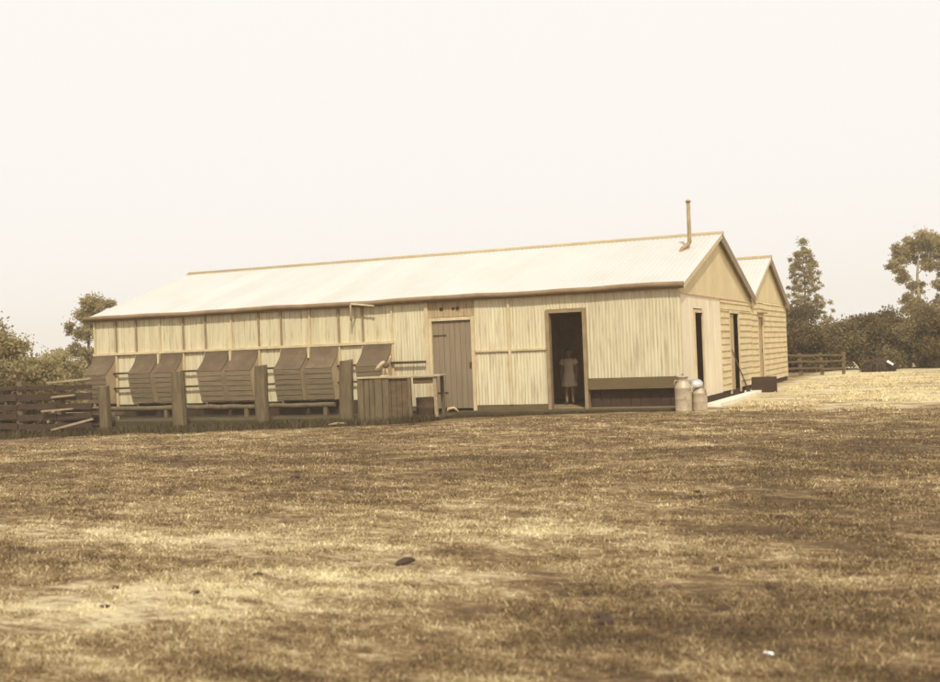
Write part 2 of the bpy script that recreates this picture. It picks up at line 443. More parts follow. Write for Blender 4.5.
# interior skin, so that the open doors look into a dark room
mb = MB()
mb.box(XL + .02, -6, .05, .09, .0, EZ - .05); mb.box(-5.99, -5.92, .05, .09, 0, EZ - .05); mb.box(-4.80, -3.07, .05, .09, 0, EZ - .05)
mb.box(-2.09, -.08, .05, .09, .45, EZ - .05)
mb.box(-4.3, -4.22, .10, BY - .1, .02, 2.6)
mb.box(-4.2, -.12, 4.2, 4.26, .02, 3.5)
mb.build('inner_lining', 'inner', shed)
mb = MB(); mb.box(XL + .02, -.03, .10, BY - .05, -.12, .015); mb.build('floor', 'dull_trim', shed)
mb = MB(); mb.box(XL, -.03, BY - .04, BY, -.3, EZ); mb.box(XL, XL + .04, .04, BY - .05, -.4, EZ); mb.build('rear_wall', 'iron_dark', shed)
mb = MB()   # left gable triangle
mb.add([(XL, .04, EZ), (XL, BY, EZ), (XL, RY, RZ - .04), (XL + .04, .04, EZ), (XL + .04, BY, EZ), (XL + .04, RY, RZ - .04)], [(0, 2, 1), (3, 4, 5), (0, 1, 4, 3), (1, 2, 5, 4), (2, 0, 3, 5)])
mb.build('end_gable', 'cream_wall', shed)
# skirting, dark recess below the right-hand sheet, plinth
mb = MB(); mb.box(-2.105, -.02, -.035, .04, .415, .665, .004); mb.build('skirting_board', 'skirt', shed)
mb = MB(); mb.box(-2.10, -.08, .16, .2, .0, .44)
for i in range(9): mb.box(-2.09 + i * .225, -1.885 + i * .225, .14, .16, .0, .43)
mb.build('recess_boards', 'dark', shed)  # boards coloured dark to stand in for the unlit opening
for a, b in ((-4.84, -3.02), (-6.96, -6.02)):
    mb = MB(); mb.box(a, b, -.03, .05, 0, .117); mb.build('sole_plate', 'skirt', shed)
mb = MB(); mb.box(-5.2, .0, -.42, .095, -.3, -.002, .015); mb.build('plinth', 'old_concrete', shed)
# apron on the feed box side
mb = MB(); mb.box(-16.6, -5.205, -1.35, .095, -.6, -.04, .03); mb.build('apron', 'old_concrete', shed)
mb = MB(); mb.box(XL, -6.98, -.02, .04, -.05, .298)
mb.build('base_boards', 'dark', shed)

# studs, rails
studs = [-16.11, -15.37, -14.69, -13.9, -13.14, -12.43, -11.61, -10.78, -10.11, -9.27, -8.44, -7.77, -6.97]
for i, x in enumerate(studs):
    mid = i in (3, 6, 9)
    mb = MB(); z0 = 1.36 if mid else .18
    mb.box(x - .03, x + .03, -.15 if mid else -.065, -.012, z0, 1.625, .004); mb.build('stud', 'cream_trim', shed)
    mb = MB(); mb.box(x - .024, x + .024, -.05, -.012, 1.705, EZ - .06, .004); mb.build('stud', 'cream_trim' if i % 3 == 0 else 'dull_trim', shed)
mb = MB(); mb.box(XL - .02, -6.93, -.085, -.012, 1.63, 1.70, .006); mb.build('rail', 'cream_trim', shed)
for x in (-3.95,):
    mb = MB(); mb.box(x - .03, x + .03, -.06, -.019, .12, EZ - .06, .004); mb.build('stud', 'cream_trim', shed)
mb = MB(); mb.box(-4.80, -3.985, -.055, -.019, 1.34, 1.395, .004); mb.box(-3.915, -3.07, -.055, -.019, 1.34, 1.395, .004); mb.build('rail', 'cream_trim', shed)
mb = MB(); mb.box(-6.09, -6.0, -.06, -.019, .1, EZ - .06, .004); mb.build('stud', 'cream_trim', shed)
# dark pipe rails in the gaps between the feed boxes
for a, b in ((-15.37, -14.69), (-13.14, -12.43), (-10.78, -10.11), (-8.44, -7.77)):
    for z in (1.14, .74):
        mb = MB(); mb.tube([(a - .04, -.13, z), (b + .04, -.13, z + .01)], .026, 10); mb.build('pipe_rail', 'rust', shed)
mb = MB(); mb.tube([(-6.97, -.13, 1.17), (-6.06, -.13, 1.17)], .03, 10); mb.build('pipe_rail', 'rust', shed)

# feed boxes
def feed_box(x0, x1):
    prof = [(-.07, 1.62), (-.085, 1.55), (-.12, 1.46), (-.185, 1.36), (-.28, 1.26), (-.37, 1.18), (-.44, 1.11), (-.40, .82), (-.33, .5), (-.29, .34)]
    jd = random.uniform(-.05, .03); jb = random.uniform(-.03, .03); prof = [(y + jd * min(1, (1.62 - z) * 2) + jb * max(0, 1.1 - z), z + (.0 if z > 1.5 else jb * .4)) for y, z in prof]
    # cheek
    for nm, x, t in (('cheek', x0, .022), ('cheek', x1 - .022, .022)):
        mb = MB(); n = len(prof)
        P = [(y + .012, z) for y, z in prof] + [(-.022, .34), (-.022, 1.62)]
        vs = [(x, y, z) for y, z in P] + [(x + t, y, z) for y, z in P]; k = len(P)
        mb.add(vs, [tuple(range(k)), tuple(reversed(range(k, 2 * k)))] + [(i, (i + 1) % k, (i + 1) % k + k, i + k) for i in range(k)])
        mb.build(nm, 'cheek', box)
    mb = MB()
    for a, b in zip(prof[:6], prof[1:7]):   # curved hood of iron
        d = Vector((0, b[0] - a[0], b[1] - a[1])).normalized(); nr = Vector((0, -abs(d.z), abs(d.y))) * .014
        vs = [(x, y, z) for (y, z) in (a, b) for x in (x0 - .012, x1 + .012)]; vs += [tuple(Vector(v) + nr) for v in vs]
        mb.add(vs, [(0, 1, 3, 2), (4, 6, 7, 5), (0, 4, 5, 1), (2, 3, 7, 6), (0, 2, 6, 4), (1, 5, 7, 3)])
    mb.build('hood', 'hood', box)
    z0_ = prof[6][1]; mb = MB(); z = z0_; zs = [z0_]
    while z > .36: z -= .128; zs.append(z)
    pz = sorted(prof, key=lambda q: q[1]); yf = lambda z: float(np.interp(z, [q[1] for q in pz], [q[0] for q in pz]))
    for zt, zb in zip(zs[:-1], zs[1:]):
        j = random.uniform(-.006, .006); zb += .012
        mb.add([(x0 - .006, yf(zt) - .003 + j, zt), (x1 + .006, yf(zt) - .003, zt), (x1 + .006, yf(zb) - .009, zb), (x0 - .006, yf(zb) - .009 + j, zb),
                (x0 - .006, yf(zt) + .012, zt), (x1 + .006, yf(zt) + .012, zt), (x1 + .006, yf(zb) + .006, zb), (x0 - .006, yf(zb) + .006, zb)],
               [(3, 2, 1, 0), (4, 5, 6, 7), (0, 1, 5, 4), (2, 3, 7, 6), (1, 2, 6, 5), (3, 0, 4, 7)])
    mb.build('front_board', 'bin', box)
    mb = MB(); mb.box(x0 + .03, x1 - .03, -.3, -.03, .34, .36); mb.build('bottom_board', 'bin', box)
for a, b in ((-16.1, -15.41), (-14.67, -13.97), (-13.83, -13.16), (-12.41, -11.68), (-11.54, -10.80), (-10.09, -9.34), (-9.20, -8.46), (-7.75, -6.99)):
    mb = MB(); mb.box(a + .03, b - .03, -.06, -.023, .38, 1.6); box = mb.build('feed_box', 'bin', shed)
    feed_box(a, b)
# bearer log under the boxes
for a, b in ((-16.2, -13.2), (-13.15, -10.7), (-10.6, -8.4)):
    mb = MB(); k = 7
    mb.tube([(a + (b - a) * i / k, -.42 + random.uniform(-.015, .015), .21 + random.uniform(-.012, .012)) for i in range(k + 1)], [.062 * random.uniform(.88, 1.1) for i in range(k + 1)], 9)
    for x in (a + .25, b - .25): mb.box(x - .05, x + .05, -.47, -.38, -.06, .16)
    mb.build('bearer_log', 'post', shed)

# doors of the long front
def frame(x0, x1, z1, mat, w=.085, name='door_frame', z0=-.01):
    mb = MB(); mb.box(x0 - w, x0, -.07, .10, z0, z1 + w, .005); mb.box(x1, x1 + w, -.07, .10, z0, z1 + w, .005)
    mb.box(x0 + .001, x1 - .001, -.066, .098, z1, z1 + w - .004, .005)
    return mb.build(name, mat, shed)
frame(-5.905, -4.90, 2.11, 'cream_trim')
mb = MB(); n = 7
for i in range(n):
    a = -5.895 + i * .985 / n; mb.box(a, a + .985 / n - .007, -.012 + random.uniform(-.002, .002), .025, .05, 2.09, .004)
mb.box(-5.895, -4.912, .026, .045, .06, 2.08)
door = mb.build('door', 'door', shed); door['label'] = 'closed grey-brown plank door'
mb = MB(); mb.box(-4.97, -4.93, -.05, -.013, 1.0, 1.13, .006); mb.build('latch', 'rust', door)
for z in (.4, 1.75):
    mb = MB(); mb.box(-5.89, -5.55, -.02, -.0125, z, z + .04); mb.build('hinge', 'rust', door)
frame(-2.975, -2.19, 2.16, 'dull_trim', .082)
# small vents above the closed door
for x in (-5.66, -5.35, -5.24):
    mb = MB(); mb.tube([(x, -.02, 2.39), (x, -.005, 2.39)], .045 if x != -5.35 else .034, 14); mb.build('vent_hole', 'dark', shed)
# door leaf opened inwards inside the open doorway
mb = MB()
for i in range(5): mb.box(-2.16, -2.125, .12 + i * .14, .255 + i * .14, .03, 2.08, .003)
mb.build('open_door_leaf', 'door', shed)

# gable end (faces +x)
def quadprism(mb, pts, x0, x1):
    k = len(pts); vs = [(x1, y, z) for y, z in pts] + [(x0, y, z) for y, z in pts]
    mb.add(vs, [tuple(range(k)), tuple(reversed(range(k, 2 * k)))] + [(i, i + k, (i + 1) % k + k, (i + 1) % k) for i in range(k)])
def ybox(mb, y0, y1, z0, z1, x0=-.04, x1=0., bev=0): mb.box(x0, x1, y0, y1, z0, z1, bev)
mb = MB(); ybox(mb, .02, 1.34, .10, 2.46, -.012); ybox(mb, 2.3, 4.45, .10, 2.46, -.012); ybox(mb, 1.341, 2.299, 2.16, 2.458)
mb.build('end_wall', 'white_wall', shed)
for y in (.95, 2.95, 3.7):
    mb = MB(); mb.box(.0, .012, y, y + .035, .12, 2.45); mb.build('cover_strip', 'white_wall', shed)
mb = MB(); ybox(mb, 0.02, BY, -.25, .095, -.04, -.008); mb.build('end_plinth', 'dark', shed)
def wboards(mb, y0, y1, z0, z1, x=0.0, pitch=.17):
    z = z0
    while z < z1 - .02:
        t = min(z + pitch, z1); a = random.uniform(-.003, .003)
        mb.add([(x + .03 + a, y0, z), (x + .03 + a, y1, z), (x + .001, y1, t), (x + .001, y0, t), (x - .03, y0, z), (x - .03, y1, z), (x - .03, y1, t), (x - .03, y0, t)],
               [(0, 1, 2, 3), (5, 4, 7, 6), (4, 5, 1, 0), (3, 2, 6, 7), (0, 3, 7, 4), (1, 5, 6, 2)])
        z = t
mb = MB(); wboards(mb, 4.46, 5.50, .12, 2.2); wboards(mb, 6.98, BY, .12, 2.2); wboards(mb, 4.46, BY, 2.201, 2.47)
mb.build('weatherboards', 'weatherboard', shed)
mb = MB()
quadprism(mb, [(.03, 2.475), (BY - .03, 2.475), (BY - .03, EZ), (RY, RZ - .05), (.03, EZ)], -.04, .004)
mb.build('gable_sheeting', 'cream_wall', shed)
mb = MB(); mb.box(.002, .03, .03, BY, 2.455, 2.49, .004); mb.build('gable_trim', 'cream_trim', shed)
mb = MB(); mb.box(-.05, .022, .0, .05, .1, 2.5, .004); mb.build('corner_stop', 'cream_trim', shed)
def yframe(y0, y1, z1, mat, w=.09, x=0.0, par=shed, lining='dull_trim'):
    mb = MB(); mb.box(x - .04, x + .03, y0, y0 + w, .0, z1, .004); mb.box(x - .012, x + .03, y1 - w, y1, .0, z1, .004)
    mb.box(x - .04, x + .03, y0 + .001, y1 - .001, z1 + .001, z1 + w, .004)
    return mb.build('door_frame', mat, par)
yframe(1.342, 2.298, 2.06, 'cream_trim', .07)
yframe(5.51, 6.97, 2.11, 'cream_trim', .08)
mb = MB()
for i in range(6): mb.box(-.045, -.02, 5.60 + i * .125, 5.718 + i * .125, .06, 2.09, .003)
dd = mb.build('door', 'tan_door', shed); dd['label'] = 'tan plank door standing part open in the gable end'
mb = MB(); mb.box(-.019, .0, 6.27, 6.31, 1.0, 1.1, .004); mb.build('latch', 'rust', dd)

# roofs
def roof(par, x0, x1, ye, ze, yr, zr, yb, zb, pitch=.12):
    for nm, (ya, za), (yb_, zb_) in (('roof', (ye, ze), (yr, zr)), ('roof', (yb, zb), (yr, zr))):
        n = int((x1 - x0) / pitch * 4); vs = []; fs = []
        for i in range(n + 1):
            x = x0 + (x1 - x0) * i / n; h = .006 * math.cos(2 * math.pi * x / pitch)
            vs += [(x, ya, za + h), (x, yb_, zb_ + h), (x, ya, za - .03), (x, yb_, zb_ - .03)]
        for i in range(n):
            a = 4 * i; b = a + 4
            fs += [(a, b, b + 1, a + 1), (a + 2, a + 3, b + 3, b + 2)]
        k = 4 * n; cf = [(0, 1, 3, 2), (k, k + 2, k + 3, k + 1)]
        for i in range(n):
            a = 4 * i; b = a + 4; cf += [(a, a + 2, b + 2, b), (a + 1, b + 1, b + 3, a + 3)]
        mb = MB(); mb.add(vs, fs, True); mb.add(vs, cf, False); r = mb.build(nm, 'roof', par)
        if nm == 'roof' and ya == ye:
            mb = MB(); mb.tube([(x0 - .02, yr, zr + .01), (x1 + .02, yr, zr + .01)], .045, 10)
            mb.box(x0 - .02, x1 + .02, yr - .14, yr - .02, zr - .045, zr - .01)
            mb.build('ridge_cap', 'ridge', r)
    return r
slope = (RZ - EZ) / RY
roof(shed, XL - .22, .14, -.10, EZ - .10 * slope + .06, RY, RZ + .05, BY + .2, EZ - .2 * slope + .06)
mb = MB()   # gutter
for x0, x1 in ((XL - .22, .14),):
    k = 24
    mb.tube([(x0 + (x1 - x0) * i / k, -.158, EZ + .005 + .012 * math.sin(i * .9) + .008 * math.sin(i * 2.3)) for i in range(k + 1)], .06, 12)
mb.build('gutter', 'gutter', shed)
mb = MB(); mb.box(XL - .2, .12, -.098, -.073, EZ - .08, EZ + .04, .004); mb.build('fascia', 'gutter', shed)
# barge boards
def barge(par, x, ye, ze, yr, zr, w=.13):
    mb = MB(); vs = [(x, ye, ze - w), (x, ye, ze), (x, yr, zr), (x, yr, zr - w)]
    vs += [(x + .028, b, c) for a, b, c in vs]
    mb.add(vs, [(0, 1, 2, 3), (7, 6, 5, 4), (0, 4, 5, 1), (1, 5, 6, 2), (2, 6, 7, 3), (3, 7, 4, 0)])
    mb.build('barge_board', 'door' if ye > yr else 'cream_trim', par)  # far slope's board coloured dark to stand in for the shaded soffit
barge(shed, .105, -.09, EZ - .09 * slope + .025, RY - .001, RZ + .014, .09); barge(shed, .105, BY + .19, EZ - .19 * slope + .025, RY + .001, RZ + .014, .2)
# flue
mb = MB(); mb.tube([(-.60, 2.78, 3.50), (-.54, 2.92, 3.66), (-.44, 3.06, 3.74), (-.405, 3.1, 3.82), (-.40, 3.1, 4.0), (-.40, 3.1, 4.80)], [.045, .05, .055, .052, .048, .045], 12)
fl = mb.build('flue_pipe', 'pipe', shed)
mb = MB(); mb.lathe([(.0, .0), (.065, .005), (.07, .03), (.02, .065), (0, .07)], (-.40, 3.1, 4.78), 14); mb.build('flue_cap', 'pipe', fl)
# pale bracket pipe above the feed boxes
mb = MB(); mb.tube([(-7.97, -.24, 2.22), (-7.97, -.24, 2.60), (-7.95, -.24, 2.63), (-7.32, -.25, 2.55)], .022, 8)
mb.tube([(-7.97, -.24, 2.3), (-7.97, -.01, 2.3)], .018, 8)
mb.build('bracket_pipe', 'pale_wood', shed)

# ------------------------------------------------------------------ second building
s2 = thing('weatherboard_building', (0, 9.05, 0), 'second pale weatherboard building with small gable directly behind the long shed', 'building')
Y0, Y1, YR2, RZ2, EZ2 = .02, 7.0, 3.45, 3.96, 2.62
mb = MB(); wboards(mb, Y0, 1.0, .1, 2.54, x=0); wboards(mb, 2.02, Y1, .1, 2.54, x=0); wboards(mb, 1.001, 2.019, 2.16, 2.54)
mb.build('weatherboards', 'weatherboard', s2)
mb = MB(); quadprism(mb, [(Y0, 2.545), (Y1, 2.545), (Y1, EZ2), (YR2, RZ2 - .05), (Y0, EZ2)], -.04, .004); mb.build('gable_sheeting', 'cream_wall', s2)
mb = MB(); mb.box(-9, -.05, Y1 - .04, Y1, -.3, EZ2); mb.box(-9, -.05, Y0, Y0 + .04, -.3, EZ2); mb.box(-9, -8.96, Y0 + .05, Y1 - .05, -.3, EZ2); mb.build('side_walls', 'weatherboard', s2)
mb = MB(); mb.box(-.04, -.008, Y0, Y1, -.25, .09); mb.build('plinth', 'dark', s2)
yframe(1.002, 2.018, 2.06, 'cream_trim', .09, par=s2)
mb = MB()
for i in range(5): mb.box(-.04, -.02, 1.10 + i * .165, 1.258 + i * .165, .08, 2.04, .003)
d3 = mb.build('door', 'tan_door', s2)
mb = MB(); mb.box(-.019, .0, 1.82, 1.86, 1.0, 1.1); mb.build('latch', 'rust', d3)
mb = MB(); mb.box(.012, .16, .92, 2.1, 2.17, 2.21, .004); mb.build('door_hood', 'dull_trim', s2)
mb = MB(); mb.box(-.05, .026, Y1 - .06, Y1 + .003, .1, 2.56, .004); mb.build('corner_stop', 'cream_trim', s2)
sl2 = (RZ2 - EZ2) / YR2
roof(s2, -9.1, .14, .03, EZ2 + .03 * sl2 + .06, YR2, RZ2 + .05, Y1 + .22, EZ2 - .2 * sl2 + .04)
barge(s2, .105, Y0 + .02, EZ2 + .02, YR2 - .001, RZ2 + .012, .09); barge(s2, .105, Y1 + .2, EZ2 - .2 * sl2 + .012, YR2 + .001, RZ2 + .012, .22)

# ------------------------------------------------------------------ concrete path beside the gable
def slab(name, pts, label):
    mb = MB(); k = len(pts); zt = .015
    mb.add([(x, y, zt) for x, y in pts] + [(x, y, -.25) for x, y in pts], [tuple(range(k)), tuple(reversed(range(k, 2 * k)))] + [((i + 1) % k, i, i + k, (i + 1) % k + k) for i in range(k)])
    o = mb.build(name, 'bright_concrete'); tag(o, kind='structure'); return o
slab('path', [(.27, .75), (.62, .9), (.66, 2.6), (.60, 6.3), (.3, 6.4)], '')
slab('step', [(.10, 6.9), (.52, 6.95), (.5, 8.9), (.1, 8.8)], '')

# ------------------------------------------------------------------ milk cans
def milk_can(x, y, rr, h, rz, label, lid=True, group='milk cans at the shed corner'):
    t = thing('milk_can', (x, y, ground_z(x, y) - .005), label, 'milk can', group, rz)
    mb = MB(); mb.lathe([(rr * .96, 0), (rr, .02), (rr, .05), (rr * .985, .06), (rr, h * .35), (rr * 1.01, h * .36), (rr, h * .37), (rr, h * .64), (rr * 1.02, h * .655), (rr * .97, h * .69), (rr * .72, h * .80), (rr * .56, h * .86), (rr * .55, h * .92), (rr * .66, h * .95)], n=32)
    mb.build('body', 'can', t)
    if lid:
        mb = MB(); mb.lathe([(rr * .68, h * .951), (rr * .7, h * .975), (rr * .5, h * 1.0), (rr * .15, h * 1.01), (.02, h * 1.01), (.02, h * 1.04), (.045, h * 1.05), (0, h * 1.055)], n=28); mb.build('lid', 'can', t)
    for s in (-1, 1):
        mb = MB(); mb.tube([(s * rr * .62, 0, h * .86), (s * rr * .95, 0, h * .88), (s * rr * 1.08, 0, h * .82), (s * rr * 1.0, 0, h * .70)], .012, 8); mb.build('handle', 'can', t)
    return t
milk_can(.17, -.72, .175, .76, .6, 'larger lidded milk can standing at the shed corner, nearer the dark recess')
milk_can(.46, -.50, .16, .57, -.5, 'smaller milk can with a bright round dish tilted on its top', lid=False)
mb = MB(); mb.lathe([(.0, .0), (.06, .002), (.12, .014), (.142, .03), (.148, .034), (.14, .04), (.108, .028), (.06, .02), (0, .018)], n=32)
dish = mb.build('dish', 'lid'); dish.location = (.40, -.54, .505); dish.rotation_euler = (R(34), R(14), 0)
tag(dish, 'bright white round dish tilted on top of the smaller milk can', 'dish')

# dark tub and leaning pole near the gable doors
t = thing('wooden_tub', (.55, 7.45, ground_z(.55, 7.45)), 'dark square wooden box standing on the ground by the second doorway', 'box', rz=.12)
for nm, a in (('side_panel', (-.33, .33, -.27, -.24, 0, .42)), ('side_panel', (-.33, .33, .24, .27, 0, .42)), ('end_panel', (-.33, -.30, -.239, .239, 0, .418)), ('end_panel', (.30, .33, -.239, .239, 0, .418)), ('base', (-.299, .299, -.239, .239, .01, .04))):
    mb = MB()
    if nm == 'base': mb.box(*a)
    else:
        for i in range(3):
            z0 = a[4] + i * (a[5] - a[4]) / 3; mb.box(*a[:4], z0, z0 + (a[5] - a[4]) / 3 - .006, .003)
    mb.build(nm, 'dark', t)
t = thing('broom', (.3, 6.55, 0), 'thin wooden broom leaning against the gable wall beside the tan door', 'broom')
mb = MB(); mb.tube([(-.05, -.02, .10), (-.26, -.95, 1.16)], .016, 8); mb.build('broomstick', 'timber', t)
mb = MB()
for i in range(40):
    a = random.uniform(-.05, .05); mb.beam((-.05 + a * .4, -.02 + a, .14), (-.03 + a * .7, .02 + a * 2.2, .0), .008, .008)
mb.build('bristles', 'dark', t)

# ------------------------------------------------------------------ stout posts in front of the feed boxes
def post(x, y, zt, w, label, seed):
    random.seed(seed); z0 = ground_z(x, y) - .1
    mb = MB(); n = 9; K = 10
    prof = [1 + random.uniform(-.12, .12) for _ in range(n)]; vs = []; fs = []
    for k in range(K):
        z = z0 + (zt - z0) * k / (K - 1); t = k / (K - 1)
        for i in range(n):
            a = 2 * math.pi * i / n + .2
            sq = 1 / max(abs(math.cos(a)), abs(math.sin(a))) ** .55
            r = w / 2 * prof[i] * sq * (1.06 - .09 * t) * .92 * (1 + random.uniform(-.03, .03))
            vs.append((x + .02 * math.sin(t * 3 + seed) + r * math.cos(a), y + r * .85 * math.sin(a), z + (random.uniform(-.035, .02) if k == K - 1 else 0)))
    for k in range(K - 1):
        for i in range(n): fs.append((k * n + i, k * n + (i + 1) % n, (k + 1) * n + (i + 1) % n, (k + 1) * n + i))
    fs.append(tuple((K - 1) * n + i for i in range(n)))
    mb.add(vs, fs, False); o = mb.build('fence_post', 'post')
    return tag(o, label, 'post', 'stout posts in front of the feed boxes')
post(-14.28, -1.8, .86, .30, 'shortest stout split post, standing at the far left end of the feed boxes', 1)
post(-11.95, -1.8, 1.15, .33, 'stout split post between the first and second pairs of feed boxes', 2)
post(-9.55, -1.8, 1.23, .35, 'stout split post between the second and third pairs of feed boxes', 3)
post(-7.25, -1.8, 1.29, .36, 'tallest stout split post, just left of the workbench', 4)

# ------------------------------------------------------------------ workbench
random.seed(9)
br = math.atan2(.36, 1.9)
wb = thing('workbench', (-6.98, -1.85, -.2), 'rough bench with pale plank top and upright slab sides beside the plank door', 'bench', rz=br)
mb = MB()
mb.box(-.08, 1.94, .02, .44, 1.045, 1.085, .008); mb.box(-.06, 1.9, .445, .86, 1.043, 1.08, .008)
mb.build('tabletop', 'bench_top', wb)
x = 0.0; mb = MB()
while x < .62:
    w = random.uniform(.12, .19); mb.box(x, x + w - .008, .05 + random.uniform(-.012, .012), .11, .01, 1.04, .01); x += w
mb.build('slab_side', 'post', wb)
mb = MB(); y = .12
while y < .8:
    w = random.uniform(.12, .17); mb.box(.01, .05, y, y + w - .008, .01, 1.04, .006); y += w
mb.build('slab_side', 'post', wb)
mb = MB(); x = x0_ = .66
while x < 1.1:
    w = random.uniform(.12, .15); mb.box(x, x + w - .008, .09, .13, .02, 1.035, .006); x += w
mb.build('slab_side', 'timber', wb)
for (a, b) in ((1.24, .06), (1.82, .1), (1.82, .74)):
    mb = MB(); mb.beam((a, b, .05 if a < 1.5 else .15), (a - .02, b, 1.04), .075, .075, .005); mb.build('leg', 'dull_plank' if a > 1.5 and b < .5 else 'post', wb)
mb = MB(); mb.box(1.3, 1.78, .09, .13, .9, 1.035, .005); mb.build('apron_board', 'timber', wb)

# drum under the bench
t = thing('drum', (-5.62, -1.05, -.05), 'dark open metal drum standing under the right end of the bench', 'drum')
mb = MB(); mb.lathe([(.24, 0), (.25, .02), (.245, .18), (.255, .2), (.245, .22), (.245, .40), (.255, .42), (.24, .42), (.235, .1), (.0, .08)], n=24); mb.build('body', 'rust', t)
# small crank grinder on bench
t = thing('hand_grinder', (-6.42, -1.5, .885), 'small pale hand-cranked grinder standing on the bench top', 'grinder', rz=.2)
mb = MB(); mb.box(-.10, .10, -.06, .06, 0, .03, .006); mb.tube([(-.05, 0, .03), (-.03, 0, .15), (0, 0, .2)], [.03, .025, .03], 8); mb.tube([(.06, 0, .03), (.04, 0, .15), (0, 0, .2)], [.03, .025, .03], 8); mb.build('stand', 'pale_wood', t)
mb = MB(); mb.tube([(-.21, -.02, .15), (-.15, -.02, .21), (-.05, -.02, .30), (.0, -.02, .33)], [.03, .045, .048, .03], 10); mb.build('hopper', 'pale_wood', t)
mb = MB(); mb.tube([(.0, 0, .2), (.02, .0, .24), (.09, 0, .27)], [.055, .06, .04], 10); mb.build('body', 'timber', t)
mb = MB(); mb.tube([(.08, -.02, .27), (.12, -.02, .38), (.15, -.02, .46)], .014, 8); mb.build('crank', 'pale_wood', t)
# pale billet on ground near bench
mb = MB(); mb.tube([(-7.35, -2.5, -.13), (-7.15, -2.45, -.10), (-6.95, -2.38, -.11)], [.02, .03, .02], 8); o = mb.build('firewood_stick', 'dull_plank')
tag(o, 'short pale stick of firewood lying in front of the tallest post', 'stick')
mb = MB(); mb.tube([(-5.15, -1.0, .02), (-5.1, -1.02, .1), (-4.98, -.98, .12), (-4.9, -.92, .03)], [.03, .035, .03, .02], 8); o = mb.build('bent_pipe', 'pale_wood')
tag(o, 'short bent pale pipe lying at the right foot of the bench', 'pipe')

